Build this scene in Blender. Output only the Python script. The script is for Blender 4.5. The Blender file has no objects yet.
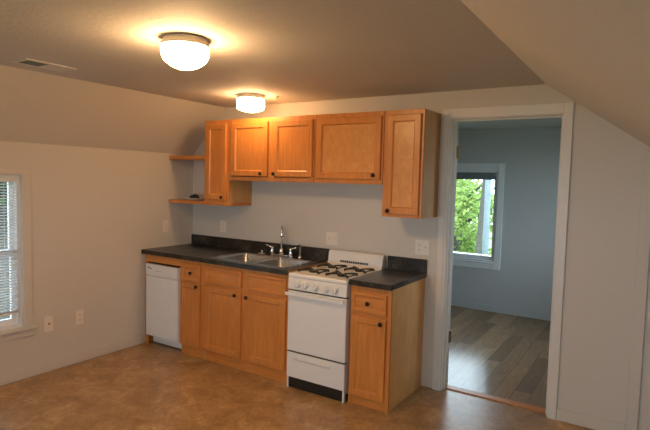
import bpy, bmesh, math, random
from mathutils import Vector, Matrix
random.seed(7)
C = bpy.context.scene.collection
R = math.radians

# ------------------------------------------------------------------ materials
def new_mat(name):
    m = bpy.data.materials.new(name); m.use_nodes = True
    nt = m.node_tree; b = nt.nodes['Principled BSDF']
    return m, nt, b
def noise(nt, scale, detail=4, rough=.6, stretch=(1,1,1), dist=0):
    tc = nt.nodes.new('ShaderNodeTexCoord'); mp = nt.nodes.new('ShaderNodeMapping')
    mp.inputs['Scale'].default_value = stretch
    n = nt.nodes.new('ShaderNodeTexNoise'); n.inputs['Scale'].default_value = scale
    n.inputs['Detail'].default_value = detail; n.inputs['Roughness'].default_value = rough
    n.inputs['Distortion'].default_value = dist
    nt.links.new(tc.outputs['Object'], mp.inputs['Vector']); nt.links.new(mp.outputs[0], n.inputs['Vector'])
    return n
def ramp(nt, src, stops):
    r = nt.nodes.new('ShaderNodeValToRGB'); e = r.color_ramp.elements
    while len(e) < len(stops): e.new(.5)
    for el, (p, c) in zip(e, stops): el.position = p; el.color = (*c, 1)
    nt.links.new(src, r.inputs[0]); return r
def bump(nt, b, src, strength, dist=.002):
    bp = nt.nodes.new('ShaderNodeBump'); bp.inputs['Strength'].default_value = strength; bp.inputs['Distance'].default_value = dist
    nt.links.new(src, bp.inputs['Height']); nt.links.new(bp.outputs[0], b.inputs['Normal'])
def plain(name, col, rough=.5, metal=0, var=.06, scale=20):
    m, nt, b = new_mat(name)
    n = noise(nt, scale)
    r = ramp(nt, n.outputs['Fac'], [(.3, tuple(c*(1-var) for c in col)), (.7, tuple(min(1, c*(1+var)) for c in col))])
    nt.links.new(r.outputs[0], b.inputs['Base Color'])
    b.inputs['Roughness'].default_value = rough; b.inputs['Metallic'].default_value = metal
    return m
def textured_paint(name, col, scale, strength):
    m, nt, b = new_mat(name)
    n = noise(nt, scale, 3, .55)
    r = ramp(nt, n.outputs['Fac'], [(.3, tuple(c*.97 for c in col)), (.7, col)])
    nt.links.new(r.outputs[0], b.inputs['Base Color']); b.inputs['Roughness'].default_value = .75
    bump(nt, b, n.outputs['Fac'], strength, .004)
    return m
def wood(name, c1, c2, stretch, rough=.35, flame=0):
    m, nt, b = new_mat(name)
    n = noise(nt, 9, 6, .62, stretch, flame)
    r = ramp(nt, n.outputs['Fac'], [(.28, c1), (.55, tuple((a+d)/2 for a, d in zip(c1, c2))), (.75, c2)])
    n2 = noise(nt, 3, 2, .5)
    mx = nt.nodes.new('ShaderNodeMix'); mx.data_type = 'RGBA'; mx.blend_type = 'MULTIPLY'; mx.inputs[0].default_value = .5
    r2 = ramp(nt, n2.outputs['Fac'], [(.3, (.8, .78, .74)), (.7, (1, 1, 1))])
    nt.links.new(r.outputs[0], mx.inputs[6]); nt.links.new(r2.outputs[0], mx.inputs[7])
    nt.links.new(mx.outputs[2], b.inputs['Base Color']); b.inputs['Roughness'].default_value = rough
    bump(nt, b, n.outputs['Fac'], .08, .001)
    return m
M = {}
M['wall'] = textured_paint('wall_paint', (.63, .585, .53), 60, .12)
M['wall_far'] = textured_paint('far_room_paint', (.52, .52, .515), 60, .1)
M['ceiling'] = textured_paint('ceiling_texture', (.64, .595, .55), 38, .5)
M['trim'] = plain('trim_paint', (.70, .67, .63), .4, var=.02)
M['wood'] = wood('maple_upright', (.54, .185, .036), (.73, .295, .074), (6, 6, .5))
M['wood_h'] = wood('maple_sideways', (.54, .185, .036), (.73, .295, .074), (.5, 6, 6))
M['wood_fl'] = wood('maple_figured', (.62, .26, .065), (.80, .385, .125), (2.5, 3, 1.6), .32, .8)
M['wood_side'] = wood('maple_side_veneer', (.56, .30, .11), (.70, .42, .18), (3, 3, .4), .4)
M['wood_side_lit'] = wood('maple_side_lit', (.74, .40, .14), (.88, .53, .21), (1.5, 1.5, .5), .35)  # lighter copy of the side veneer; strong side light put into its colour
M['knob'] = plain('dark_bronze', (.02, .016, .013), .3, .6)
M['white'] = plain('white_enamel', (.78, .76, .74), .22, var=.01)
M['white_pl'] = plain('white_plastic', (.74, .71, .67), .4, var=.02)
M['almond_pl'] = plain('almond_plastic', (.80, .72, .64), .35, var=.02)
M['slot'] = plain('dark_slot', (.05, .045, .04), .6)
M['black'] = plain('black_enamel', (.012, .012, .012), .35)
M['iron'] = plain('cast_iron', (.015, .015, .015), .5)
M['chrome'] = plain('chrome', (.80, .80, .80), .1, 1, .01)
M['steel'] = plain('brushed_steel', (.52, .53, .54), .26, 1, .05, 60)
M['brass'] = plain('brass', (.36, .25, .10), .35, 1)
M['vinyl'] = plain('window_vinyl', (.75, .77, .78), .35, var=.01)
M['blind'] = plain('blind_slat', (.74, .75, .76), .5, var=.01)
M['blind_grey'] = plain('grey_blind', (.18, .21, .225), .6)
M['edge'] = plain('raw_edge', (.34, .17, .07), .6, var=.2, scale=60)
M['lampbase'] = plain('lamp_base_white', (.62, .56, .50), .4)
def m_counter():
    m, nt, b = new_mat('dark_laminate')
    n = noise(nt, 46, 6, .75); n2 = noise(nt, 9, 4, .6)
    mth = nt.nodes.new('ShaderNodeMath'); mth.operation = 'MULTIPLY'
    nt.links.new(n.outputs['Fac'], mth.inputs[0]); nt.links.new(n2.outputs['Fac'], mth.inputs[1])
    r = ramp(nt, mth.outputs[0], [(.17, (.009, .008, .007)), (.29, (.030, .026, .020)), (.38, (.10, .085, .062)), (.5, (.2, .17, .13))])
    nt.links.new(r.outputs[0], b.inputs['Base Color']); b.inputs['Roughness'].default_value = .3
    return m
M['counter'] = m_counter()
def m_floor():
    m, nt, b = new_mat('stone_look_vinyl')
    n = noise(nt, 5.5, 8, .68, dist=.6); n2 = noise(nt, 26, 5, .7, dist=1.0)
    r = ramp(nt, n.outputs['Fac'], [(.30, (.29, .155, .062)), (.45, (.41, .235, .10)), (.58, (.50, .305, .14)), (.74, (.66, .46, .26))])
    r2 = ramp(nt, n2.outputs['Fac'], [(.35, (.72, .70, .68)), (.58, (1, 1, 1)), (.72, (1.25, 1.25, 1.22))])
    mx = nt.nodes.new('ShaderNodeMix'); mx.data_type = 'RGBA'; mx.blend_type = 'MULTIPLY'; mx.inputs[0].default_value = 1
    nt.links.new(r.outputs[0], mx.inputs[6]); nt.links.new(r2.outputs[0], mx.inputs[7])
    tc = nt.nodes.new('ShaderNodeTexCoord'); mp = nt.nodes.new('ShaderNodeMapping'); mp.inputs['Rotation'].default_value = (0, 0, 0)
    br = nt.nodes.new('ShaderNodeTexBrick'); br.offset = .0; br.inputs['Scale'].default_value = 1
    br.inputs['Brick Width'].default_value = .305; br.inputs['Row Height'].default_value = .305; br.inputs['Mortar Size'].default_value = .003
    br.inputs['Color1'].default_value = (1, 1, 1, 1); br.inputs['Color2'].default_value = (.90, .90, .90, 1); br.inputs['Mortar'].default_value = (.86, .86, .86, 1)
    br.inputs['Mortar Smooth'].default_value = 1
    nt.links.new(tc.outputs['Object'], mp.inputs[0]); nt.links.new(mp.outputs[0], br.inputs['Vector'])
    mx2 = nt.nodes.new('ShaderNodeMix'); mx2.data_type = 'RGBA'; mx2.blend_type = 'MULTIPLY'; mx2.inputs[0].default_value = 1
    nt.links.new(mx.outputs[2], mx2.inputs[6]); nt.links.new(br.outputs['Color'], mx2.inputs[7])
    nt.links.new(mx2.outputs[2], b.inputs['Base Color']); b.inputs['Roughness'].default_value = .29
    bump(nt, b, n2.outputs['Fac'], .25, .002)
    return m
M['floor'] = m_floor()
def m_laminate():
    m, nt, b = new_mat('laminate_planks')
    tc = nt.nodes.new('ShaderNodeTexCoord'); mp = nt.nodes.new('ShaderNodeMapping'); mp.inputs['Rotation'].default_value = (0, 0, R(90))
    br = nt.nodes.new('ShaderNodeTexBrick'); br.offset = .37; br.inputs['Scale'].default_value = 1
    br.inputs['Brick Width'].default_value = .95; br.inputs['Row Height'].default_value = .125; br.inputs['Mortar Size'].default_value = .0015
    br.inputs['Color1'].default_value = (.44, .26, .125, 1); br.inputs['Color2'].default_value = (.22, .12, .055, 1); br.inputs['Mortar'].default_value = (.05, .03, .02, 1)
    nt.links.new(tc.outputs['Object'], mp.inputs[0]); nt.links.new(mp.outputs[0], br.inputs['Vector'])
    n = noise(nt, 6, 6, .6, (8, .8, 1))
    r = ramp(nt, n.outputs['Fac'], [(.3, (.75, .75, .75)), (.7, (1.15, 1.15, 1.15))])
    mx = nt.nodes.new('ShaderNodeMix'); mx.data_type = 'RGBA'; mx.blend_type = 'MULTIPLY'; mx.inputs[0].default_value = 1
    nt.links.new(br.outputs['Color'], mx.inputs[6]); nt.links.new(r.outputs[0], mx.inputs[7])
    nt.links.new(mx.outputs[2], b.inputs['Base Color']); b.inputs['Roughness'].default_value = .17; b.inputs['Specular IOR Level'].default_value = .35
    return m
M['laminate'] = m_laminate()
def m_glass():
    m, nt, b = new_mat('window_glass'); nt.nodes.remove(b)
    t = nt.nodes.new('ShaderNodeBsdfTransparent'); t.inputs[0].default_value = (.95, .97, .97, 1)
    g = nt.nodes.new('ShaderNodeBsdfGlossy'); g.inputs['Roughness'].default_value = .02
    f = nt.nodes.new('ShaderNodeFresnel'); f.inputs[0].default_value = 1.3
    mx = nt.nodes.new('ShaderNodeMixShader')
    nt.links.new(f.outputs[0], mx.inputs[0]); nt.links.new(t.outputs[0], mx.inputs[1]); nt.links.new(g.outputs[0], mx.inputs[2])
    nt.links.new(mx.outputs[0], nt.nodes['Material Output'].inputs[0]); return m
M['glass'] = m_glass()
def m_emit(name, col, s):
    m, nt, b = new_mat(name)
    b.inputs['Base Color'].default_value = (.9, .88, .84, 1); b.inputs['Emission Color'].default_value = (*col, 1); b.inputs['Emission Strength'].default_value = s
    b.inputs['Roughness'].default_value = .3; return m
M['globe'] = m_emit('lit_glass_globe', (1, .60, .27), 76)
M['globe2'] = m_emit('lit_glass_drum', (1, .60, .27), 30)
M['globe_fill'] = m_emit('fill_lamp_glow', (1, .76, .52), 30)  # glow of the added lamp behind the camera
def m_leaf(name, a, b_):
    m, nt, b = new_mat(name)
    n = noise(nt, 2.2, 3)
    r = ramp(nt, n.outputs['Fac'], [(.3, a), (.7, b_)])
    nt.links.new(r.outputs[0], b.inputs['Base Color']); b.inputs['Roughness'].default_value = .6
    tr = nt.nodes.new('ShaderNodeBsdfTranslucent'); nt.links.new(r.outputs[0], tr.inputs[0])
    mx = nt.nodes.new('ShaderNodeMixShader'); mx.inputs[0].default_value = .45
    nt.links.new(b.outputs[0], mx.inputs[1]); nt.links.new(tr.outputs[0], mx.inputs[2])
    nt.links.new(mx.outputs[0], nt.nodes['Material Output'].inputs[0]); return m
M['leaf'] = m_leaf('sunny_leaves', (.09, .19, .03), (.38, .48, .13))
M['leaf2'] = m_leaf('deep_leaves', (.04, .12, .03), (.14, .28, .06))
M['bark'] = plain('bark', (.07, .065, .055), .9, var=.3)
M['bark_pale'] = plain('pale_bark', (.13, .17, .19), .8, var=.15, scale=6)
M['grass'] = plain('lawn', (.14, .17, .09), .9, var=.4, scale=3)
M['siding'] = plain('siding', (.40, .46, .52), .8)
def m_shingle():
    m, nt, b = new_mat('roof_shingles')
    tc = nt.nodes.new('ShaderNodeTexCoord'); br = nt.nodes.new('ShaderNodeTexBrick')
    mp = nt.nodes.new('ShaderNodeMapping'); mp.inputs['Rotation'].default_value = (0, 0, R(90))
    br.inputs['Scale'].default_value = 1; br.inputs['Brick Width'].default_value = .5; br.inputs['Row Height'].default_value = .2; br.inputs['Mortar Size'].default_value = .015
    br.inputs['Color1'].default_value = (.42, .50, .58, 1); br.inputs['Color2'].default_value = (.24, .30, .38, 1); br.inputs['Mortar'].default_value = (.12, .15, .2, 1)
    nt.links.new(tc.outputs['Object'], mp.inputs[0]); nt.links.new(mp.outputs[0], br.inputs['Vector']); nt.links.new(br.outputs['Color'], b.inputs['Base Color'])
    b.inputs['Roughness'].default_value = .8; return m
M['shingle'] = m_shingle()

# ------------------------------------------------------------------ helpers
def finish(name, bm, m, parent=None, smooth=False, bevel=0, segs=2):
    bmesh.ops.recalc_face_normals(bm, faces=bm.faces[:])
    me = bpy.data.meshes.new(name); bm.to_mesh(me); bm.free()
    o = bpy.data.objects.new(name, me); C.objects.link(o)
    me.materials.append(m)
    if smooth:
        for p in me.polygons: p.use_smooth = True
    if bevel:
        md = o.modifiers.new('bevel', 'BEVEL'); md.width = bevel; md.segments = segs; md.limit_method = 'ANGLE'; md.angle_limit = R(40)
    if parent is not None:
        o.parent = parent
        o.matrix_parent_inverse = Matrix.Identity(4)
        # meshes are written in world coordinates; shift them into the parent's frame
        off = Vector(world_loc(parent)); me.transform(Matrix.Translation(-off))
    return o
WL = {}
def world_loc(o):
    p = Vector(o.location)
    while o.parent: o = o.parent; p += Vector(o.location)
    return p
def bx(bm, x0, x1, y0, y1, z0, z1):
    vs = [bm.verts.new((x, y, z)) for x in (x0, x1) for y in (y0, y1) for z in (z0, z1)]
    for f in ((0,1,3,2),(4,6,7,5),(0,4,5,1),(2,3,7,6),(0,2,6,4),(1,5,7,3)): bm.faces.new([vs[i] for i in f])
def boxes(*bs):
    bm = bmesh.new()
    for b in bs: bx(bm, *b)
    return bm
def prism(bm, pts, axis, a, b):
    """pts: 2D outline in the other two axes (order XYZ without axis)"""
    def mk(p, t):
        if axis == 'Y': return (p[0], t, p[1])
        if axis == 'X': return (t, p[0], p[1])
        return (p[0], p[1], t)
    v0 = [bm.verts.new(mk(p, a)) for p in pts]; v1 = [bm.verts.new(mk(p, b)) for p in pts]
    bm.faces.new(v0); bm.faces.new(v1[::-1]); n = len(pts)
    for i in range(n): bm.faces.new([v0[i], v1[i], v1[(i+1) % n], v0[(i+1) % n]])
def lathe(bm, prof, cx, cy, cz, n=32, axis='Z'):
    """prof: list of (radius, height) along axis"""
    rings = []
    def T(r, h, a):
        u, v = r*math.cos(a), r*math.sin(a)
        if axis == 'Z': return (cx+u, cy+v, cz+h)
        if axis == 'Y': return (cx+u, cy+h, cz+v)
        return (cx+h, cy+u, cz+v)
    for r, h in prof:
        if r < 1e-6: rings.append([bm.verts.new(T(0, h, 0))])
        else: rings.append([bm.verts.new(T(r, h, 2*math.pi*i/n)) for i in range(n)])
    for A, B in zip(rings, rings[1:]):
        for i in range(n):
            j = (i+1) % n
            a = [A[i % len(A)], A[j % len(A)], B[j % len(B)], B[i % len(B)]]
            q = []
            for v in a:
                if v not in q: q.append(v)
            if len(q) > 2: bm.faces.new(q)
    for Rg in (rings[0], rings[-1]):
        if len(Rg) > 2: bm.faces.new(Rg)
def tube(bm, pts, r, n=10):
    pts = [Vector(p) for p in pts]; rs = r if isinstance(r, (list, tuple)) else [r]*len(pts)
    rings = []; ref = None
    for i, p in enumerate(pts):
        d = (pts[min(i+1, len(pts)-1)] - pts[max(i-1, 0)]).normalized()
        if ref is None: ref = d.orthogonal().normalized()
        ref = (ref - d*ref.dot(d)).normalized(); w = d.cross(ref)
        rings.append([bm.verts.new(p + (ref*math.cos(2*math.pi*k/n) + w*math.sin(2*math.pi*k/n))*rs[i]) for k in range(n)])
    for A, B in zip(rings, rings[1:]):
        for k in range(n): bm.faces.new([A[k], A[(k+1) % n], B[(k+1) % n], B[k]])
    bm.faces.new(rings[0]); bm.faces.new(rings[-1][::-1])
def tag(o, label, cat, group=None, kind=None):
    o['label'] = label; o['category'] = cat
    if group: o['group'] = group
    if kind: o['kind'] = kind
    return o
def thing(name, loc, label, cat, group=None):
    o = bpy.data.objects.new(name, None); C.objects.link(o); o.location = loc; o.empty_display_size = .1
    return tag(o, label, cat, group)
def struct(name, bm, m, parent=None, bevel=0):
    o = finish(name, bm, m, parent, bevel=bevel)
    if parent is None: o['kind'] = 'structure'
    return o

# ------------------------------------------------------------------ dimensions
H, K, S0, S1, MR = 2.311, 1.844, .455, 3.424, .699
XW, YF = 4.75, -4.9               # right knee wall, front wall behind the camera
WT = .125                         # wall between the rooms
def zr(x): return H - MR*(x - S1)
KR = zr(XW)
DX0, DX1, DZ = 2.779, 3.539, 2.098    # door opening
FY, FX0, FX1 = 2.804, .75, 4.3        # far room

# ------------------------------------------------------------------ room shell
struct('floor', boxes((-.12, XW+.12, YF-.12, .105, -.08, 0)), M['floor'])
struct('floor_far', boxes((FX0-.1, FX1+.1, .105, FY+.12, -.08, 0)), M['laminate'])
bm = bmesh.new()
prism(bm, [(-.12, 1.72), (0, K), (S0, H), (S1, H), (XW, KR), (XW+.12, KR-.084), (XW+.12, KR+.04), (S1+.05, H+.12), (S0-.05, H+.12), (-.12, K+.02)], 'Y', YF-.12, WT*.5)
struct('ceiling', bm, M['ceiling'])
struct('ceiling_far', boxes((FX0-.1, FX1+.1, WT*.5+.001, FY+.12, H, H+.1)), M['wall_far'])
# back wall, with the doorway
bm = bmesh.new()
prism(bm, [(-.12, 0), (DX0-.016, 0), (DX0-.016, H), (S0, H), (0, K), (-.12, 1.72)], 'Y', 0, WT)
prism(bm, [(DX0-.016, DZ+.016), (DX1+.016, DZ+.016), (DX1+.016, zr(DX1+.016)), (S1, H), (DX0-.016, H)], 'Y', 0, WT)
prism(bm, [(DX1+.016, 0), (XW+.12, 0), (XW+.12, KR-.084), (DX1+.016, zr(DX1+.016))], 'Y', 0, WT)
struct('wall_back', bm, M['wall'])
struct('wall_far_near', boxes((FX0, DX0-.04, WT, WT+.01, 0, H), (DX1+.04, FX1, WT, WT+.01, 0, H), (DX0-.04, DX1+.04, WT, WT+.01, DZ+.04, H)), M['wall_far'])
# left wall with window opening y -2.55..-1.74, z .41..1.604
WY0, WY1, WZ0, WZ1 = -2.56, -1.742, .41, 1.60
struct('wall_left', boxes((-.12, 0, YF-.12, WY0, 0, K), (-.12, 0, WY1, 0, 0, K), (-.12, 0, WY0, WY1, 0, WZ0), (-.12, 0, WY0, WY1, WZ1, K)), M['wall'])
struct('wall_right', boxes((XW, XW+.12, YF-.12, 0, 0, KR-.01)), M['wall'])
# front wall behind the camera, two big unseen windows added for daylight
FW = [(1.15, 2.55), (2.75, 4.15)]; FZ0, FZ1 = .75, 1.78
bm = bmesh.new()
prism(bm, [(-.12, 0), (XW+.12, 0), (XW+.12, FZ0), (-.12, FZ0)], 'Y', YF-.12, YF)
bx(bm, -.12, FW[0][0], YF-.12, YF, FZ0, 1.72); bx(bm, FW[0][1], FW[1][0], YF-.12, YF, FZ0, FZ1); bx(bm, FW[1][1], XW, YF-.12, YF, FZ0, KR-.01)
prism(bm, [(0, 1.72), (FW[0][0], 1.72), (FW[0][0], FZ1), (4.15, FZ1), (S1, H), (S0, H), (0, K)], 'Y', YF-.12, YF)
struct('wall_front', bm, M['wall'])
def casement(name, x0, x1, yy, z0, z1):
    f = .05
    w = struct(name, boxes((x0, x1, yy-.09, yy-.03, z0, z0+f), (x0, x1, yy-.09, yy-.03, z1-f, z1), (x0, x0+f, yy-.09, yy-.03, z0+f, z1-f), (x1-f, x1, yy-.09, yy-.03, z0+f, z1-f), ((x0+x1)/2-.02, (x0+x1)/2+.02, yy-.09, yy-.03, z0+f, z1-f)), M['vinyl'])
    finish('window_pane', boxes((x0+f, x1-f, yy-.063, yy-.059, z0+f, z1-f)), M['glass'], w)
    return w
casement('added_window_3', FW[0][0], FW[0][1], YF, FZ0, FZ1)
casement('added_window_4', FW[1][0], FW[1][1], YF, FZ0, FZ1)
# far room walls; far wall with window opening
QX0, QX1, QZ0, QZ1 = 1.50, 2.43, .62, 1.80
struct('wall_far', boxes((FX0-.1, QX0, FY, FY+.12, 0, H), (QX1, FX1+.1, FY, FY+.12, 0, H), (QX0, QX1, FY, FY+.12, 0, QZ0), (QX0, QX1, FY, FY+.12, QZ1, H)), M['wall_far'])
SY0, SY1, SZ0, SZ1 = .75, 2.25, .75, 1.95
struct('wall_far_left', boxes((FX0-.1, FX0, WT, FY, 0, H)), M['wall_far'])
for nm, xa, xb, wn in (('wall_far_right', FX1, FX1+.1, 'added_window_5'),):  # unseen window added in the right wall to brighten the far room
    struct(nm, boxes((xa, xb, WT, SY0, 0, H), (xa, xb, SY1, FY, 0, H), (xa, xb, SY0, SY1, 0, SZ0), (xa, xb, SY0, SY1, SZ1, H)), M['wall_far'])
    wo = struct(wn, boxes((xa+.03, xb-.03, SY0, SY1, SZ0, SZ0+.05), (xa+.03, xb-.03, SY0, SY1, SZ1-.05, SZ1), (xa+.03, xb-.03, SY0, SY0+.05, SZ0+.05, SZ1-.05), (xa+.03, xb-.03, SY1-.05, SY1, SZ0+.05, SZ1-.05), (xa+.03, xb-.03, SY0+.05, SY1-.05, 1.33, 1.37)), M['vinyl'])
    finish('window_pane', boxes((xa+.048, xa+.052, SY0+.05, SY1-.05, SZ0+.05, SZ1-.05)), M['glass'], wo)

# baseboards
bt, bh = .014, .085
struct('baseboard_left', boxes((0, bt, YF, -.65, 0, bh)), M['wall'], bevel=.004)
struct('baseboard_back', boxes((3.605, 4.018, -bt, 0, 0, bh)), M['wall'], bevel=.004)
struct('baseboard_far', boxes((FX0, FX1, FY-bt, FY, 0, .085)), M['wall_far'], bevel=.004)
struct('baseboard_right', boxes((XW-bt, XW, YF, -.03, 0, bh)), M['trim'])
# door casing, header, jamb
cw = .075
struct('trim_1', boxes((DX0-cw, DX0-.008, -.018, 0, 0, 2.175), (DX0-cw+.016, DX0-.026, -.024, -.017, 0, 2.16)), M['trim'], bevel=.003)
struct('trim_2', boxes((DX1+.008, 3.605, -.018, 0, 0, 2.178)), M['trim'], bevel=.003)
struct('trim_3', boxes((DX0-.008, DX1+.008, -.018, 0, DZ+.006, 2.178)), M['trim'], bevel=.003)
dj = struct('door_1', boxes((DX0-.016, DX0, -.002, WT+.012, 0, DZ+.016), (DX1, DX1+.016, -.002, WT+.012, 0, DZ+.016), (DX0, DX1, -.002, WT+.012, DZ, DZ+.016),
    (DX0, DX0+.011, .035, .075, 0, DZ), (DX1-.011, DX1, .035, .075, 0, DZ), (DX0+.011, DX1-.011, .035, .075, DZ-.011, DZ)), M['trim'], bevel=.002)
for z in (1.86, .40):
    bm = boxes((DX0, DX0+.004, .086, .128, z-.047, z+.047)); lathe(bm, [(.006, -.048), (.006, .048)], DX0+.007, .134, z, 10)
    h = finish('door_hinge', bm, M['brass'], dj); h['label'] = 'brass door hinge on the left jamb'
struct('threshold_trim_1', boxes((DX0, DX1, .055, .125, 0, .009)), M['wood_h'], bevel=.003).name = 'trim_4'
# casing and plain panel at the right end of the back wall
struct('trim_5', boxes((4.020, 4.085, -.03, 0, 0, zr(4.085)-.005)), M['wall'], bevel=.003)
struct('door_2', boxes((4.085, 4.68, -.012, 0, .01, 1.44)), M['wall'], bevel=.002)

# ------------------------------------------------------------------ left window
w = struct('window_1', boxes((-.10, -.02, WY0, WY1, WZ0, WZ0+.035), (-.10, -.02, WY0, WY1, WZ1-.03, WZ1), (-.10, -.02, WY1-.03, WY1, WZ0+.035, WZ1-.03), (-.10, -.02, WY0, WY0+.03, WZ0+.035, WZ1-.03)), M['vinyl'], bevel=.002)
finish('upper_sash', boxes((-.095, -.07, WY0+.03, WY1-.03, 1.54, 1.57), (-.095, -.07, WY0+.03, WY1-.03, .985, 1.02), (-.095, -.07, WY1-.06, WY1-.03, 1.02, 1.54), (-.095, -.07, WY0+.03, WY0+.06, 1.02, 1.54)), M['vinyl'], w)
finish('lower_sash', boxes((-.068, -.04, WY0+.03, WY1-.03, .975, 1.02), (-.068, -.04, WY0+.03, WY1-.03, .445, .485), (-.068, -.04, WY1-.065, WY1-.03, .485, .975), (-.068, -.04, WY0+.03, WY0+.065, .485, .975)), M['vinyl'], w)
finish('window_pane', boxes((-.085, -.082, WY0+.05, WY1-.05, 1.01, 1.55)), M['glass'], w)
finish('window_pane', boxes((-.056, -.053, WY0+.055, WY1-.055, .48, .98)), M['glass'], w)
struct('trim_6', boxes((0, .007, WY1, WY1+.07, WZ0-.004, WZ1+.05), (0, .007, WY0-.07, WY0, WZ0-.004, WZ1+.05), (0, .007, WY0, WY1, WZ1, WZ1+.05)), M['wall'], bevel=.003)
struct('trim_7', boxes((-.02, .035, WY0-.08, WY1+.085, WZ0-.022, WZ0-.004), (0, .014, WY0-.07, WY1+.075, .335, WZ0-.022)), M['wall'], bevel=.003)
bl = thing('window_blind', (-.012, (WY0+WY1)/2, WZ1-.03), 'white horizontal mini blind hanging in the window on the left wall', 'blind')
finish('head_rail', boxes((-.019, .006, WY0+.035, WY1-.033, WZ1-.057, WZ1-.031)), M['blind'], bl, bevel=.002)
bmu = bmesh.new(); z = WZ1-.075; n = 0
while z > .545:
    bm = bmesh.new(); t = R(18 if z > 1.02 else 38)
    for (a, b) in ((-.0125, 0), (0, .0125)):
        za = z + a*math.sin(t) - (.0012 if a else 0); zb = z + b*math.sin(t) - (.0012 if b else 0)
        xa, xb = -.007 + a*math.cos(t), -.007 + b*math.cos(t)
        vs = [bm.verts.new(p) for p in ((xa, WY0+.036, za), (xb, WY0+.036, zb), (xb, WY1-.035, zb), (xa, WY1-.035, za))]
        bm.faces.new(vs)
    o = finish('slat', bm, M['blind'], bl); n += 1
    md = o.modifiers.new('solid', 'SOLIDIFY'); md.thickness = .0008
    z -= .0212
finish('bottom_rail', boxes((-.018, .004, WY0+.036, WY1-.035, .528, .542)), M['blind'], bl, bevel=.002)
for yy in (WY1-.12, WY0+.12):
    bm = bmesh.new(); tube(bm, [(-.0207, yy, WZ1-.05), (-.0207, yy, .535)], .0009, 6); finish('ladder_cord', bm, M['blind'], bl)
bm = bmesh.new(); tube(bm, [(.010, WY1-.07, WZ1-.055), (.011, WY1-.07, 1.0)], .003, 8); finish('tilt_wand', bm, M['white_pl'], bl)

# ------------------------------------------------------------------ far window
ya, yb = FY+.01, FY+.09
f = .05
w2 = struct('window_2', boxes((QX0, QX1, ya, yb, QZ0, QZ0+.03), (QX0, QX1, ya, yb, QZ1-.03, QZ1), (QX1-.03, QX1, ya, yb, QZ0+.03, QZ1-.03), (QX0, QX0+.03, ya, yb, QZ0+.03, QZ1-.03)), M['vinyl'], bevel=.002)
finish('sash', boxes((QX0+.03, QX1-.03, FY+.045, FY+.08, QZ0+.03, .70), (QX0+.03, QX1-.03, FY+.045, FY+.08, 1.74, QZ1-.03), (QX1-.055, QX1-.03, FY+.045, FY+.08, .70, 1.74), (QX0+.03, QX0+.055, FY+.045, FY+.08, .70, 1.74)), M['vinyl'], w2, bevel=.002)
finish('window_pane', boxes((QX0+.05, QX1-.05, FY+.06, FY+.064, .69, 1.75)), M['glass'], w2)
finish('exterior_sill', boxes((QX0-.03, QX1+.03, FY+.09, FY+.17, .655, .70)), M['vinyl'], w2)
struct('trim_8', boxes((QX1, QX1+.075, FY-.016, FY, QZ0-.075, QZ1+.085), (QX0-.075, QX0, FY-.016, FY, QZ0-.075, QZ1+.085), (QX0, QX1, FY-.016, FY, QZ1, QZ1+.085), (QX0, QX1, FY-.016, FY, QZ0-.075, QZ0), (QX0, QX1, FY-.03, FY, QZ0-.005, QZ0+.01)), M['vinyl'], bevel=.003)
rb = thing('raised_blind', ((QX0+QX1)/2, FY+.015, QZ1), 'grey blind raised in a stack at the top of the far room window', 'blind')
finish('head_rail', boxes((QX0+.032, QX1-.032, FY-.002, FY+.038, QZ1-.062, QZ1-.031)), M['blind_grey'], rb, bevel=.002)
finish('slat_stack', boxes(*[(QX0+.036, QX1-.036, FY+.004, FY+.034, QZ1-.072-.0064*i, QZ1-.0660-.0064*i) for i in range(7)]), M['blind_grey'], rb)
finish('slat_core', boxes((QX0+.05, QX1-.05, FY+.010, FY+.028, QZ1-.112, QZ1-.062)), M['blind_grey'], rb)
finish('bottom_rail', boxes((QX0+.034, QX1-.034, FY, FY+.036, QZ1-.122, QZ1-.111)), M['blind_grey'], rb, bevel=.002)
finish('cord_knob', boxes((QX1-.046, QX1-.036, FY-.01, FY-.003, QZ1-.06, QZ1-.045)), M['white_pl'], rb)

# ------------------------------------------------------------------ cabinet fronts
def panel_front(name, x0, x1, z0, z1, yf, parent, rail=.052, t=.02, mat='wood', pm=None):
    """frame-and-recessed-panel front whose outer face lies at y = yf"""
    bm = bmesh.new()
    def loop(ix, y): return [bm.verts.new(p) for p in ((x0+ix, y, z0+ix), (x1-ix, y, z0+ix), (x1-ix, y, z1-ix), (x0+ix, y, z1-ix))]
    L = [loop(0, yf+t), loop(0, yf+.004), loop(.004, yf), loop(rail-.010, yf), loop(rail-.003, yf+.006), loop(rail, yf+.009)]
    for A, B in zip(L, L[1:]):
        for i in range(4): bm.faces.new([A[i], A[(i+1) % 4], B[(i+1) % 4], B[i]])
    bm.faces.new(L[0])
    if pm is None: bm.faces.new(L[-1])
    o = finish(name, bm, M[mat], parent)
    if pm is not None:
        finish('panel', boxes((x0+rail-.001, x1-rail+.001, yf+.009, yf+t-.002, z0+rail-.001, z1-rail+.001)), M[pm], o)
    return o
def knob(x, z, yf, parent):
    bm = bmesh.new(); lathe(bm, [(.006, 0), (.006, -.012), (.0155, -.016), (.016, -.021), (.011, -.026), (0, -.027)], x, yf, z, 20, 'Y')
    return finish('knob', bm, M['knob'], parent, smooth=True)
def face_frame(x0, x1, z0, z1, yf, rects, parent, name='face_frame', t=.019):
    """rects: openings (x0,x1,z0,z1) cut out of one board by boxes between them is overkill: rails and stiles are given"""
    return finish(name, boxes(*[(a, b, yf, yf+t, c, d) for a, b, c, d in rects]), M['wood'], parent, bevel=.0012)

FF = -.612        # face frame plane; doors stand proud to -.632
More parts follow.
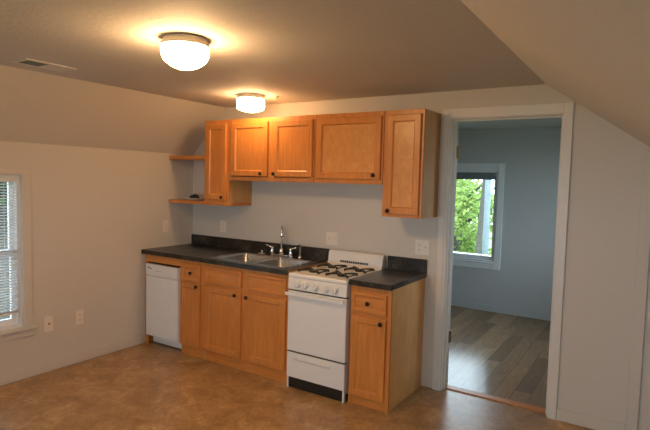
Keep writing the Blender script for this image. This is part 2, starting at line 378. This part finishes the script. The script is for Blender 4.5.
# narrow drawer base beside the dishwasher
c = thing('base_cabinet', (.66, -.3, 0), 'narrow maple base cabinet with one small drawer, right of the dishwasher', 'cabinet')
finish('carcass', boxes((.503, .519, -.593, -.003, 0, .873), (.787, .803, -.593, -.003, 0, .873), (.519, .787, -.593, -.003, .09, .106), (.519, .787, -.02, -.003, .106, .873)), M['wood_side'], c)
face_frame(0, 0, 0, 0, FF, [(.503, .536, .09, .873), (.765, .803, .09, .873), (.536, .765, .83, .873), (.536, .765, .09, .125), (.536, .765, .665, .69)], c)
finish('toe_board', boxes((.519, .787, -.599, -.5935, 0, .089)), M['wood_h'], c)
d = panel_front('drawer', .530, .768, .690, .832, -.632, c, rail=.03, mat='wood_h'); knob(.662, .763, -.632, d)
finish('drawer_box', boxes((.545, .757, -.611, -.15, .705, .80)), M['wood_side'], d)
d = panel_front('door', .530, .768, .103, .668, -.632, c, rail=.05); knob(.735, .648, -.632, d)
# sink base
c = thing('sink_cabinet', (1.27, -.3, 0), 'wide maple two-door sink base cabinet under the steel sink', 'cabinet')
finish('carcass', boxes((.805, .821, -.593, -.003, 0, .70), (1.719, 1.738, -.593, -.003, 0, .873), (.821, 1.719, -.593, -.003, .09, .106), (.821, 1.719, -.02, -.003, .106, .70)), M['wood_side'], c)
face_frame(0, 0, 0, 0, FF, [(.805, .84, .09, .873), (1.705, 1.738, .09, .873), (1.243, 1.30, .09, .873), (.84, 1.243, .84, .873), (1.30, 1.705, .84, .873), (.84, 1.243, .09, .125), (1.30, 1.705, .09, .125), (.84, 1.243, .665, .705), (1.30, 1.705, .665, .705)], c)
finish('toe_board', boxes((.821, 1.738, -.599, -.5935, 0, .089)), M['wood_h'], c)
for x0, x1 in ((.832, 1.247), (1.299, 1.712)):
    panel_front('drawer_front', x0, x1, .702, .842, -.632, c, rail=.03, mat='wood_h')
d = panel_front('door', .832, 1.247, .103, .673, -.632, c, rail=.058); knob(1.190, .638, -.632, d)
d = panel_front('door', 1.299, 1.712, .103, .673, -.632, c, rail=.058); knob(1.318, .638, -.632, d)
# dishwasher surround
c = thing('dishwasher_surround', (.29, -.6, 0), 'maple filler frame around the dishwasher, against the left wall', 'cabinet panel')
finish('end_stile', boxes((.018, .055, FF, FF+.019, 0, .873), (.018, .034, FF+.019, -.02, 0, .873)), M['wood'], c)
finish('top_rail', boxes((0.055, .502, FF, FF+.019, .802, .873)), M['wood_h'], c)
# dishwasher
c = thing('dishwasher', (.29, -.3, 0), 'white built-in dishwasher with control strip at the left end of the counter', 'dishwasher')
finish('tub', boxes((.062, .497, -.60, -.06, .10, .785)), M['slot'], c)
finish('door', boxes((.060, .499, -.640, -.602, .100, .672)), M['white'], c, bevel=.005)
cp = finish('control_panel', boxes((.060, .499, -.646, -.602, .680, .787)), M['white'], c, bevel=.007)
finish('door_gap', boxes((.066, .493, -.630, -.603, .673, .679)), M['almond_pl'], c)
finish('latch_recess', boxes((.20, .36, -.6475, -.6455, .687, .693)), M['almond_pl'], cp)
bm = bmesh.new()
prism(bm, [(.088, .757), (.098, .762), (.118, .757), (.135, .750), (.150, .748), (.152, .741), (.136, .741), (.116, .747), (.098, .752)], 'Y', -.6472, -.6455)
finish('logo', bm, M['slot'], cp)
finish('cycle_print', boxes(*[(.20+.020*i, .213+.020*i, -.6468, -.6455, .728, .7315) for i in range(5)]), M['blind_grey'], cp)
for r_ in range(2):
    for i in range(3): finish('button', boxes((.345+.026*i, .363+.026*i, -.6485, -.6455, .715+.022*r_, .727+.022*r_)), M['white_pl'], cp)
finish('kick_plate', boxes((.062, .497, -.556, -.550, .012, .098)), M['white'], c)
for x in (.10, .46):
    bm = bmesh.new(); lathe(bm, [(.016, 0), (.016, .012), (.006, .013), (.006, .10)], x, -.48, 0, 12); finish('foot', bm, M['slot'], c)
# right base cabinet
c = thing('base_cabinet', (2.45, -.3, 0), 'maple base cabinet with drawer and door standing right of the range', 'cabinet')
finish('side_panel', boxes((2.589, 2.607, -.593, -.003, 0, .873)), M['wood_side_lit'], c)
finish('carcass', boxes((2.287, 2.303, -.593, -.003, 0, .873), (2.303, 2.589, -.593, -.003, .09, .106), (2.303, 2.589, -.02, -.003, .106, .873)), M['wood_side'], c)
face_frame(0, 0, 0, 0, FF, [(2.287, 2.318, .0, .873), (2.575, 2.607, .0, .873), (2.318, 2.575, .825, .873), (2.318, 2.575, .085, .11), (2.318, 2.575, .65, .69)], c)
finish('toe_board', boxes((2.318, 2.575, -.607, -.593, 0, .084)), M['wood_h'], c)
d = panel_front('drawer', 2.304, 2.577, .683, .828, -.632, c, rail=.03, mat='wood_h'); knob(2.438, .757, -.632, d)
finish('drawer_box', boxes((2.325, 2.565, -.611, -.15, .70, .80)), M['wood_side'], d)
d = panel_front('door', 2.304, 2.577, .072, .655, -.632, c, rail=.052); knob(2.543, .628, -.632, d)

# ------------------------------------------------------------------ counters
def counter(x0, x1, name, label, hole=None, edges=()):
    t = thing(name, ((x0+x1)/2, -.3, .875), label, 'countertop')
    yf, z0, z1 = -.648, .875, .914
    if hole:
        a, b, p, q = hole
        bm = boxes((x0, a, yf, -.021, z0, z1), (b, x1, yf, -.021, z0, z1), (a, b, yf, p, z0, z1), (a, b, q, -.021, z0, z1))
        bmesh.ops.remove_doubles(bm, verts=bm.verts[:], dist=1e-5)
        for fc in [fc for fc in bm.faces if 0]: pass
        top = finish('top', bm, M['counter'], t)
    else: top = finish('top', boxes((x0, x1, yf, -.021, z0, z1)), M['counter'], t, bevel=.003)
    finish('backsplash', boxes((x0, x1, -.020, -.001, z0, 1.016)), M['counter'], t, bevel=.003)
    return t
SK = (.845, 1.685, -.60, -.05)
t = counter(.002, 1.740, 'countertop', 'long dark speckled laminate countertop with backsplash, holding the sink', (.87, 1.66, -.575, -.16))
finish('end_strip', boxes((1.7405, 1.743, -.646, -.02, .875, .913)), M['edge'], t)['label'] = 'raw brown end edge of the counter'
t = counter(2.284, 2.620, 'countertop', 'short dark laminate countertop right of the range')

# ------------------------------------------------------------------ sink
s = thing('kitchen_sink', (1.265, -.32, .914), 'stainless steel double bowl sink set in the long countertop', 'sink')
x0, x1, y0, y1 = SK; zt = .9185
BW = [(.885, 1.245), (1.285, 1.645)]; by0, by1 = -.565, -.17
bm = boxes((x0, BW[0][0], y0, y1, .9145, zt), (BW[1][1], x1, y0, y1, .9145, zt), (BW[0][0], BW[1][1], y0, by0, .9145, zt), (BW[0][0], BW[1][1], by1, y1, .9145, zt), (BW[0][1], BW[1][0], by0, by1, .9145, zt))
finish('rim', bm, M['steel'], s)
for a, b in BW:
    bm = bmesh.new()
    def rr(ix, z, rad):
        vs = []
        for cx, cy, s0 in ((b-ix-rad, by1-ix-rad, 0), (a+ix+rad, by1-ix-rad, 90), (a+ix+rad, by0+ix+rad, 180), (b-ix-rad, by0+ix+rad, 270)):
            for k in range(6):
                an = R(s0+18*k); vs.append(bm.verts.new((cx+rad*math.cos(an), cy+rad*math.sin(an), z)))
        return vs
    L = [rr(-.012, zt+.001, .03), rr(0, zt-.001, .035), rr(.004, .90, .04), rr(.012, .79, .05), rr(.03, .765, .05), rr(.08, .758, .06)]
    for A, B in zip(L, L[1:]):
        for i in range(24): bm.faces.new([A[i], A[(i+1) % 24], B[(i+1) % 24], B[i]])
    bm.faces.new(L[-1])
    bo = finish('bowl', bm, M['steel'], s, smooth=True)
    bm = bmesh.new(); lathe(bm, [(.045, .760), (.043, .764), (.03, .762), (.0, .760)], (a+b)/2, (by0+by1)/2, 0, 24); finish('drain', bm, M['chrome'], bo, smooth=True)
fa = thing('kitchen_faucet', (1.262, -.105, zt), 'chrome faucet with tall spout and two lever handles on the sink', 'faucet')
bm = bmesh.new(); prism(bm, [(1.262+.125*math.cos(a)*1, -.105+.028*math.sin(a)) for a in [2*math.pi*i/28 for i in range(28)]], 'Z', zt+.0015, zt+.016)
finish('base_plate', bm, M['chrome'], fa, bevel=.003)
bm = bmesh.new(); lathe(bm, [(.022, .016), (.020, .05), (.015, .065), (.012, .07)], 1.262, -.105, zt, 20)
ctr = [(1.262, -.105, zt+.06)] + [(1.262, -.105, zt+.06+.02*i) for i in range(1, 9)]
for k in range(1, 11):
    a = R(18*k); q_ = .055*(1-math.cos(a)); ctr.append((1.262+.61*q_, -.105-.79*q_, zt+.22+.055*math.sin(a)))
ctr += [(1.329, -.192, zt+.20), (1.329, -.192, zt+.185)]
tube(bm, ctr, [.0105]*(len(ctr)-2)+[.012, .012], 14); finish('spout', bm, M['chrome'], fa, smooth=True)
for sx in (-1, 1):
    hx = 1.262+sx*.105; bm = bmesh.new()
    lathe(bm, [(.021, .016), (.019, .035), (.013, .055), (.016, .066), (.012, .078), (0, .081)], hx, -.105, zt, 18)
    tube(bm, [(hx, -.105, zt+.07), (hx+sx*.03, -.112, zt+.080), (hx+sx*.068, -.12, zt+.092)], [.007, .006, .0075], 10)
    finish('handle', bm, M['chrome'], fa, smooth=True)
sp = thing('sink_sprayer', (1.47, -.105, zt), 'chrome side sprayer standing right of the faucet', 'sprayer')
bm = bmesh.new(); lathe(bm, [(.020, .001), (.018, .012), (.013, .02)], 1.47, -.105, zt, 16); finish('collar', bm, M['chrome'], sp, smooth=True)
bm = bmesh.new(); lathe(bm, [(.010, .018), (.012, .05), (.011, .09), (.015, .105), (.016, .118), (.010, .126), (0, .127)], 1.47, -.105, zt, 16)
finish('wand', bm, M['chrome'], sp, smooth=True)
bm = boxes((1.457, 1.483, -.138, -.105, zt+.108, zt+.122)); finish('nozzle', bm, M['slot'], sp, bevel=.003)
st = thing('sink_stopper', (1.03, -.10, zt), 'small steel basket stopper lying on the back rim of the left sink bowl', 'sink stopper')
bm = bmesh.new(); lathe(bm, [(.040, .0015), (.041, .004), (.036, .008), (.010, .010), (.006, .012), (.006, .022), (.011, .025), (.010, .031), (0, .033)], 1.03, -.10, zt, 24)
finish('cap', bm, M['chrome'], st, smooth=True)

# ------------------------------------------------------------------ range
rx0, rx1 = 1.750, 2.276; ry = -.655
g = thing('gas_range', ((rx0+rx1)/2, -.33, 0), 'white apartment size gas range between the two counters', 'stove')
finish('body', boxes((rx0+.004, rx1-.004, -.615, -.03, .055, .868)), M['white'], g)
ck = finish('cooktop', boxes((rx0, rx1, ry, -.07, .870, .900)), M['white'], g, bevel=.010, segs=4)
bm = bmesh.new()
prism(bm, [(ry-.004, .777), (ry+.003, .868), (-.617, .868), (-.617, .777)], 'X', rx0+.003, rx1-.003)
cp = finish('control_panel', bm, M['white'], g, bevel=.004)
finish('panel_trim', boxes((rx0+.045, rx1-.045, ry-.0062, ry+.001, .782, .786), (rx0+.045, rx1-.045, ry-.002, ry+.002, .852, .855)), M['almond_pl'], cp)
for i, x in enumerate((1.845, 1.915, 2.008, 2.105, 2.178)):
    bm = bmesh.new(); lathe(bm, [(.031, 0), (.031, -.005), (.025, -.010), (.022, -.026), (.019, -.029), (0, -.029)], x, ry-.001, .822, 24, 'Y')
    bx(bm, x-.004, x+.004, ry-.036, ry-.029, .805, .839)
    finish('knob', bm, M['white'], cp, smooth=False)
finish('panel_gap', boxes((rx0+.006, rx1-.006, -.645, -.617, .766, .776)), M['slot'], g)
dr = finish('oven_door', boxes((rx0+.003, rx1-.003, -.655, -.617, .296, .765)), M['white'], g, bevel=.006, segs=3)
bm = boxes((rx0-.002, rx1-.008, -.690, -.676, .732, .757), (rx0+.03, rx0+.06, -.678, -.653, .738, .752), (rx1-.07, rx1-.04, -.678, -.653, .738, .752))
hd = finish('door_handle', bm, M['white'], dr, bevel=.004)
finish('handle_slot', boxes(*[(rx0+.05+.085*i, rx0+.115+.085*i, -.6908, -.6895, .737, .741) for i in range(5)]), M['almond_pl'], hd)
finish('drawer_gap', boxes((rx0+.006, rx1-.006, -.645, -.617, .284, .295)), M['slot'], g)
bd = finish('broiler_drawer', boxes((rx0+.003, rx1-.003, -.655, -.617, .088, .283)), M['white'], g, bevel=.006, segs=3)
bm = bmesh.new(); prism(bm, [(-.654, .250), (-.666, .247), (-.666, .238), (-.654, .226)], 'X', rx0+.07, rx1-.12); finish('drawer_pull', bm, M['white'], bd, bevel=.002)
finish('kick_panel', boxes((rx0+.018, rx1-.018, -.642, -.636, .004, .086)), M['black'], g)
for x in (rx0+.005, rx1-.018):
    finish('leg', boxes((x, x+.013, -.650, -.630, 0, .088)), M['white'], g)
    finish('leg', boxes((x, x+.024, -.08, -.05, 0, .056)), M['white'], g)
# backguard
bm = bmesh.new()
prism(bm, [(-.030, .880), (-.030, 1.018), (-.052, 1.024), (-.070, 1.018), (-.080, 1.000), (-.090, .935), (-.110, .901), (-.110, .880)], 'X', rx0+.004, rx1-.004)
bg = finish('backguard', bm, M['white'], g, bevel=.004)
for i in range(13):
    x = 1.880+.0208*i
    finish('vent_slot', boxes((x, x+.014, -.0945, -.075, .928, .946)), M['black'], bg)
# burners
for cx, cy in ((1.893, -.515), (2.147, -.515), (1.893, -.245), (2.147, -.245)):
    bm = bmesh.new(); lathe(bm, [(.055, .9005), (.055, .903), (.050, .902), (.04, .9015), (0, .9015)], cx, cy, 0, 28); pan = finish('drip_pan', bm, M['white'], ck, smooth=True)
    bm = bmesh.new(); lathe(bm, [(.034, .902), (.034, .912), (.028, .916), (0, .916)], cx, cy, 0, 24); finish('burner_cap', bm, M['iron'], ck, smooth=False)
    bm = bmesh.new(); s_ = .102
    for k in range(4):
        a = R(45+90*k); dx, dy = math.cos(a)*1.25, math.sin(a)
        tube(bm, [(cx+dx*.104, cy+dy*.104, .9055), (cx+dx*.103, cy+dy*.103, .916), (cx+dx*.07, cy+dy*.07, .921), (cx+dx*.018, cy+dy*.018, .919)], [.008, .009, .007, .005], 8)
    for sx in (-1, 1):
        tube(bm, [(cx+sx*.094, cy-.072, .914), (cx+sx*.088, cy, .915), (cx+sx*.094, cy+.072, .914)], .005, 8)
    finish('burner_grate', bm, M['iron'], ck)

# ------------------------------------------------------------------ wall cabinets
UF = -.325; UT, UB, UM = 2.143, 1.356, 1.594
def wall_cab(name, label, x0, x1, z0, z1, doors, pm=None, mid=(), group=None):
    """doors: (x0,x1,z0,z1,knob x,knob z)"""
    t = thing(name, ((x0+x1)/2, -.15, z0), label, 'cabinet')
    e = .0015
    finish('carcass', boxes((x0+e, x0+.016, UF+.019, -.002, z0, z1), (x1-.016, x1-e, UF+.019, -.002, z0, z1), (x0+.016, x1-.016, UF+.019, -.002, z0+.012, z0+.028), (x0+.016, x1-.016, UF+.019, -.002, z1-.016, z1), (x0+.016, x1-.016, -.012, -.002, z0+.028, z1-.016)), M['wood_side'], t)
    fr = [(x0+e, x0+.034, z0, z1), (x1-.034, x1-e, z0, z1), (x0+.034, x1-.034, z1-.036, z1), (x0+.034, x1-.034, z0, z0+.036)]
    for m_ in mid: fr.append((m_-.035, m_+.035, z0+.036, z1-.036))
    face_frame(0, 0, 0, 0, UF, fr, t)
    for a, b, c_, d_, kx, kz in doors:
        dd = panel_front('door', a, b, c_, d_, UF-.020, t, rail=.055, pm=pm); knob(kx, kz, UF-.020, dd)
    return t
wall_cab('wall_cabinet', 'tall narrow maple wall cabinet at the left end, beside the open shelves', .500, .811, 1.386, UT, [(.534, .783, 1.412, 2.106, .748, 1.436)])
wall_cab('wall_cabinet', 'two-door maple wall cabinet above the sink', .813, 1.742, UM, UT, [(.852, 1.266, 1.636, 2.106, 1.204, 1.660), (1.330, 1.733, 1.636, 2.106, 1.350, 1.660)], mid=(1.298,))
wall_cab('wall_cabinet', 'short single-door wall cabinet with figured panel above the range', 1.744, 2.366, UM, UT, [(1.776, 2.350, 1.630, 2.106, 2.300, 1.663)], pm='wood_fl')
wall_cab('wall_cabinet', 'tall narrow maple wall cabinet at the right end, beside the doorway', 2.368, 2.685, UB, UT, [(2.400, 2.664, 1.380, 2.108, 2.428, 1.403)], pm='wood_fl')
# shelves
def shelf(x0, x1, z0, z1, label):
    bm = boxes((x0, x1, -.325, -.002, z0, z1)); return tag(finish('wall_shelf', bm, M['wood_h'], bevel=.003), label, 'shelf')
s1 = shelf(.002, .497, 1.784, 1.820, 'upper maple corner shelf on the left wall, empty')
s2 = shelf(.002, .811, 1.356, 1.3855, 'lower maple corner shelf with a white dish on it, left of the cabinets')
# dish and dark thing on the lower shelf
cx, cy = .245, -.205
bm = bmesh.new(); lathe(bm, [(.06, .0005), (.08, .004), (.118, .021), (.121, .024), (.115, .0245), (.076, .010), (0, .009)], cx, cy, 1.3855, 32)
tag(finish('shallow_dish', bm, M['white_pl'], smooth=True), 'shallow white dish lying on the lower corner shelf', 'dish')
bm = bmesh.new()
tube(bm, [(cx-.06, cy-.01, 1.411), (cx-.038, cy, 1.418), (cx+.0, cy+.005, 1.4225), (cx+.038, cy, 1.418), (cx+.062, cy-.008, 1.410)], [.010, .020, .026, .020, .010], 12)
tag(finish('dark_scrubber', bm, M['iron'], smooth=True), 'small dark curved object resting in the white dish', 'scrubber')

# ------------------------------------------------------------------ wall plates
def plate(name, axis, u, z, wd, ht, label, cat, kind, mat='almond_pl', group=None):
    """axis 'B' back wall (u = x), 'L' left wall (u = y)"""
    base = Vector((u, 0, z)) if axis == 'B' else Vector((0, u, z))
    t = thing(name, base, label, cat, group)
    def b(u0, u1, d0, d1, z0, z1):
        if axis == 'B': return (u+u0, u+u1, -d1, -d0, z+z0, z+z1)
        return (d0, d1, u+u0, u+u1, z+z0, z+z1)
    def lt(prof, du, dz, n):
        bm = bmesh.new()
        if axis == 'B': lathe(bm, [(r, -h) for r, h in prof], u+du, 0, z+dz, n, 'Y')
        else: lathe(bm, prof, 0, u+du, z+dz, n, 'X')
        return bm
    finish('cover_plate', boxes(b(-wd/2, wd/2, .0005, .006, -ht/2, ht/2)), M[mat], t, bevel=.002)
    def duplex(du):
        for dz in (-.02, .02):
            r_ = finish('socket', boxes(b(du-.016, du+.016, .006, .0085, dz-.014, dz+.014)), M[mat], t, bevel=.001)
            finish('slot', boxes(b(du-.007, du-.005, .0085, .009, dz-.004, dz+.006), b(du+.005, du+.007, .0085, .009, dz-.004, dz+.006), b(du-.002, du+.002, .0085, .009, dz-.010, dz-.006)), M['slot'], r_)
    if kind == 'duplex': duplex(0)
    if kind == 'jack':
        finish('jack', lt([(.008, .006), (.008, .008), (.005, .009), (.005, .018), (0, .018)], 0, 0, 12), M['brass'], t)
    if kind == 'double_switch':
        for du in (-.023, .023):
            finish('switch_frame', boxes(b(du-.016, du+.016, .006, .0075, -.033, .033)), M[mat], t)
            finish('toggle', boxes(b(du-.005, du+.005, .0075, .018, -.004, .012)), M[mat], t, bevel=.001)
    if kind == 'mixed':
        duplex(-.024)
        finish('toggle', boxes(b(.019, .029, .006, .018, -.004, .012)), M[mat], t, bevel=.001)
    for dz in ((-.042, .042) if kind != 'duplex' else (0,)):
        finish('screw', lt([(.003, .006), (.003, .0068), (0, .007)], 0, dz, 8), M['almond_pl'], t)
    return t
plate('wall_outlet', 'L', -1.277, .393, .07, .125, 'almond duplex outlet low on the left wall, nearer the dishwasher', 'outlet', 'duplex')
plate('cable_jack', 'L', -1.545, .395, .07, .125, 'almond cable jack plate low on the left wall, nearer the window', 'wall plate', 'jack')
plate('wall_outlet', 'L', -.363, 1.120, .07, .12, 'almond duplex outlet on the left wall above the counter corner', 'outlet', 'duplex')
plate('wall_outlet', 'B', .440, 1.125, .075, .115, 'almond duplex outlet on the back wall above the left backsplash', 'outlet', 'duplex')
plate('light_switch', 'B', 1.735, 1.108, .118, .116, 'double light switch plate on the back wall, left behind the range', 'light switch', 'double_switch')
plate('light_switch', 'B', 2.574, 1.108, .118, .116, 'double plate with outlet and switch on the back wall beside the doorway', 'light switch', 'mixed', 'white_pl')

# ------------------------------------------------------------------ ceiling things
L1 = (2.04, -1.965); L2 = (1.205, -.495)
l = thing('ceiling_lamp', (*L1, H), 'lit mushroom-shaped glass flush ceiling lamp, the nearer and larger one', 'lamp')
bm = bmesh.new(); lathe(bm, [(.104, -.0005), (.110, -.004), (.110, -.014), (.114, -.017), (.114, -.026), (.121, -.029), (.121, -.041), (.106, -.043), (.095, -.042), (.095, -.012), (0, -.012)], *L1, H, 40); finish('lamp_base', bm, M['lampbase'], l, smooth=False)
bm = bmesh.new(); lathe(bm, [(.10, -.041), (.110, -.046), (.116, -.056), (.119, -.069), (.116, -.089), (.103, -.111), (.078, -.131), (.046, -.146), (.015, -.153), (0, -.154)], *L1, H, 40); finish('glass_globe', bm, M['globe'], l, smooth=True)
l = thing('ceiling_lamp', (*L2, H), 'lit drum-shaped glass flush ceiling lamp, the farther one close to the cabinets', 'lamp')
bm = bmesh.new(); lathe(bm, [(.106, -.0005), (.117, -.006), (.117, -.034), (.106, -.036), (.09, -.036), (.09, -.012), (0, -.012)], *L2, H, 40); finish('lamp_base', bm, M['lampbase'], l)
bm = bmesh.new(); lathe(bm, [(.105, -.035), (.112, -.040), (.116, -.050), (.116, -.105), (.112, -.118), (.09, -.128), (.04, -.141), (.015, -.143)], *L2, H, 40); finish('glass_globe', bm, M['globe2'], l, smooth=True)
bm = bmesh.new(); lathe(bm, [(.014, -.143), (.014, -.149), (.008, -.154), (0, -.155)], *L2, H, 16); finish('finial', bm, M['white_pl'], l, smooth=True)
L3 = (2.7, -4.45)  # unseen lamp added behind the camera to brighten and warm the room
l = thing('ceiling_lamp', (*L3, H), 'added fill lamp in flush ceiling form, unseen behind the camera', 'lamp')
bm = bmesh.new(); lathe(bm, [(.118, -.0005), (.124, -.006), (.124, -.026), (.118, -.030), (.10, -.030), (.10, -.012), (0, -.012)], *L3, H, 40); finish('lamp_base', bm, M['lampbase'], l)
bm = bmesh.new(); lathe(bm, [(.112, -.028), (.128, -.036), (.131, -.046), (.125, -.08), (.10, -.115), (.05, -.138), (0, -.145)], *L3, H, 40); finish('glass_globe', bm, M['globe_fill'], l, smooth=True)
hk = bmesh.new(); lathe(hk, [(.018, -.0005), (.018, -.006), (.006, -.010), (.005, -.022), (0, -.023)], 1.37, -.35, H, 14)
tag(finish('ceiling_hook', hk, M['brass'], smooth=True), 'small brownish knob on the ceiling right of the drum-shaped lamp', 'hook')
v = thing('ceiling_vent', (.735, -1.96, H), 'off-white rectangular register on the ceiling near the left slope', 'vent')
vx0, vx1, vy0, vy1 = .645, .825, -2.125, -1.80
finish('frame', boxes((vx0, vx1, vy0, vy0+.022, H-.008, H-.0005), (vx0, vx1, vy1-.022, vy1, H-.008, H-.0005), (vx0, vx0+.022, vy0+.022, vy1-.022, H-.008, H-.0005), (vx1-.022, vx1, vy0+.022, vy1-.022, H-.008, H-.0005), (vx0+.022, vx1-.022, -1.966, -1.958, H-.007, H-.0005)), M['trim'], v, bevel=.0015)
finish('duct_opening', boxes((vx0+.022, vx1-.022, vy0+.022, vy1-.022, H-.0022, H-.0004)), M['slot'], v)
for i in range(9):
    x = vx0+.028+.0148*i
    bm = bmesh.new(); prism(bm, [(x, H-.007), (x+.0015, H-.007), (x+.005, H-.0025), (x+.0035, H-.0025)], 'Y', vy0+.022, -1.966); finish('louvre', bm, M['blind_grey'], v)
    bm = bmesh.new(); prism(bm, [(x, H-.007), (x+.013, H-.0062), (x+.013, H-.0055), (x, H-.0062)], 'Y', -1.958, vy1-.022); finish('louvre', bm, M['trim'], v)

# ------------------------------------------------------------------ outside
tag(finish('lawn', boxes((-40, 40, -40, 60, -3.3, -3.2)), M['grass']), 'green lawn outside below the windows', 'lawn', kind='stuff')
def tree(loc, rad, h, nleaf, leaf, size, label, group, trunk=.18, lean=(0, 0), pale=False):
    t = thing('leafy_tree', (loc[0], loc[1], -3.2), label, 'tree', group)
    bm = bmesh.new(); tube(bm, [(loc[0], loc[1], -3.2), (loc[0]+lean[0]*.3, loc[1]+lean[1]*.3, -1), (loc[0]+lean[0], loc[1]+lean[1], h)], [trunk*1.3, trunk, trunk*.5], 10)
    for k in range(7):
        a = k*2.4; zz = h*.2+k*.25*h/3
        tube(bm, [(loc[0]+lean[0]*.7, loc[1], zz), (loc[0]+math.cos(a)*rad*.6, loc[1]+math.sin(a)*rad*.6, zz+.9)], [trunk*.35, trunk*.1], 6)
    finish('trunk', bm, M['bark_pale' if pale else 'bark'], t, smooth=True)
    bm = bmesh.new()
    cl = [(Vector((random.gauss(0, .5), random.gauss(0, .5), random.gauss(0, .55)))*rad, random.uniform(.2, .45)*rad) for _ in range(34)]
    for _ in range(nleaf):
        c_, r_ = random.choice(cl); d_ = Vector((random.gauss(0, 1), random.gauss(0, 1), random.gauss(0, 1))).normalized()*r_*random.uniform(.6, 1)
        p = c_ + d_
        if p.length > rad*1.15: p = p.normalized()*rad*random.uniform(.8, 1.15)
        p += Vector(loc)
        if p.z < -2.9: continue
        u = Vector((random.gauss(0, 1), random.gauss(0, 1), random.gauss(0, .6))).normalized(); w_ = u.orthogonal().normalized()
        s_ = size*random.uniform(.6, 1.3)
        vs = [bm.verts.new(p+u*s_), bm.verts.new(p+w_*s_*.55), bm.verts.new(p-u*s_), bm.verts.new(p-w_*s_*.55)]
        bm.faces.new(vs)
    finish('foliage', bm, leaf, t)
    return t
tree((-.9, 11.5, .3), 2.4, 1.6, 15000, M['leaf'], .065, 'bright green leafy tree close outside the far room window', 'trees outside the windows')
tree((-5.8, 19.5, .3), 3.4, 2.4, 8000, M['leaf'], .13, 'sunlit tree farther off behind the far room window', 'trees outside the windows')
tree((3.2, 18.5, .5), 3.0, 2.4, 7000, M['leaf2'], .13, 'darker tree at the right behind the far room window', 'trees outside the windows', lean=(.4, 0))
bm = bmesh.new(); tube(bm, [(1.09, 7.5, -3.2), (1.05, 7.5, 0), (1.04, 7.5, 3.6)], [.08, .068, .055], 12)
tag(finish('pale_post', bm, M['bark_pale'], smooth=True), 'pale slender upright trunk outside the far room window', 'post')
bm = bmesh.new(); tube(bm, [(.20, 9.4, -3.19), (.32, 9.5, -.3), (.42, 9.5, 1.7), (.62, 9.5, 3.4)], [.085, .075, .06, .04], 12)
tag(finish('bare_trunk', bm, M['bark'], smooth=True), 'brown leaning bare trunk left of the pale post outside the far window', 'tree trunk')
tree((-6.4, 1.2, 2.3), 1.75, 2.4, 5000, M['leaf2'], .10, 'dark green tree beyond the blind of the left window', 'trees outside the windows')
hs = thing('neighbour_house', (-13, 3, -3.2), 'grey-blue shingled house beyond the blind of the left window', 'house')
finish('wall', boxes((-16, -9.5, -3, 10, -3.2, -.6)), M['siding'], hs)
bm = bmesh.new(); prism(bm, [(-9.1, -.8), (-12.8, 1.6), (-16.4, -.8), (-16.4, -.9), (-9.1, -.9)], 'Y', -3.4, 10.4); finish('roof', bm, M['shingle'], hs)
for yy in (0, 3.5):
    finish('window', boxes((-9.5, -9.45, yy, yy+1.2, -2.2, -1.1)), M['vinyl'], hs)

# ------------------------------------------------------------------ light
world = bpy.data.worlds.new('world'); bpy.context.scene.world = world; world.use_nodes = True
bg_ = world.node_tree.nodes['Background']; bg_.inputs[0].default_value = (.72, .88, 1.0, 1); bg_.inputs[1].default_value = 6.5
sun = bpy.data.lights.new('sun', 'SUN'); sun.energy = 3.2; sun.angle = R(1); sun.color = (1, .95, .85)
so = bpy.data.objects.new('sun', sun); C.objects.link(so); so.rotation_euler = Vector((-.35, .45, -.8)).to_track_quat('-Z', 'Y').to_euler()
def portal(loc, direction, sx, sy):
    a = bpy.data.lights.new('portal', 'AREA'); a.shape = 'RECTANGLE'; a.size = sx; a.size_y = sy; a.cycles.is_portal = True
    o = bpy.data.objects.new('portal', a); C.objects.link(o); o.location = loc; o.rotation_euler = Vector(direction).to_track_quat('-Z', 'Z').to_euler()
for a, b in FW: portal(((a+b)/2, YF-.1, (FZ0+FZ1)/2), (0, 1, 0), b-a, FZ1-FZ0)
portal((FX1+.09, (SY0+SY1)/2, (SZ0+SZ1)/2), (-1, 0, 0), SY1-SY0, SZ1-SZ0)
portal(((QX0+QX1)/2, FY+.11, (QZ0+QZ1)/2), (0, -1, 0), QX1-QX0, QZ1-QZ0)
portal((-.11, (WY0+WY1)/2, (WZ0+WZ1)/2), (1, 0, 0), WY1-WY0, WZ1-WZ0)

# ------------------------------------------------------------------ camera
cam = bpy.data.cameras.new('camera'); co = bpy.data.objects.new('camera', cam); C.objects.link(co)
yaw, pit, rol = R(-32.538), R(-3.810), R(1.494)
fw = Vector((math.sin(yaw)*math.cos(pit), math.cos(yaw)*math.cos(pit), math.sin(pit)))
rt = Vector((math.cos(yaw), -math.sin(yaw), 0)); up = rt.cross(fw)
r2 = rt*math.cos(rol)+up*math.sin(rol); u2 = -rt*math.sin(rol)+up*math.cos(rol)
co.matrix_world = Matrix(((r2.x, u2.x, -fw.x, 4.0886), (r2.y, u2.y, -fw.y, -3.8150), (r2.z, u2.z, -fw.z, 1.6125), (0, 0, 0, 1)))
cam.sensor_width = 36; cam.sensor_fit = 'HORIZONTAL'; cam.lens = 514.27/650*36; cam.clip_start = .02
sc = bpy.context.scene; sc.camera = co
sc.view_settings.view_transform = 'Standard'; sc.view_settings.look = 'None'; sc.view_settings.exposure = 0.14; sc.view_settings.gamma = 1; sc.view_settings.use_curve_mapping = False
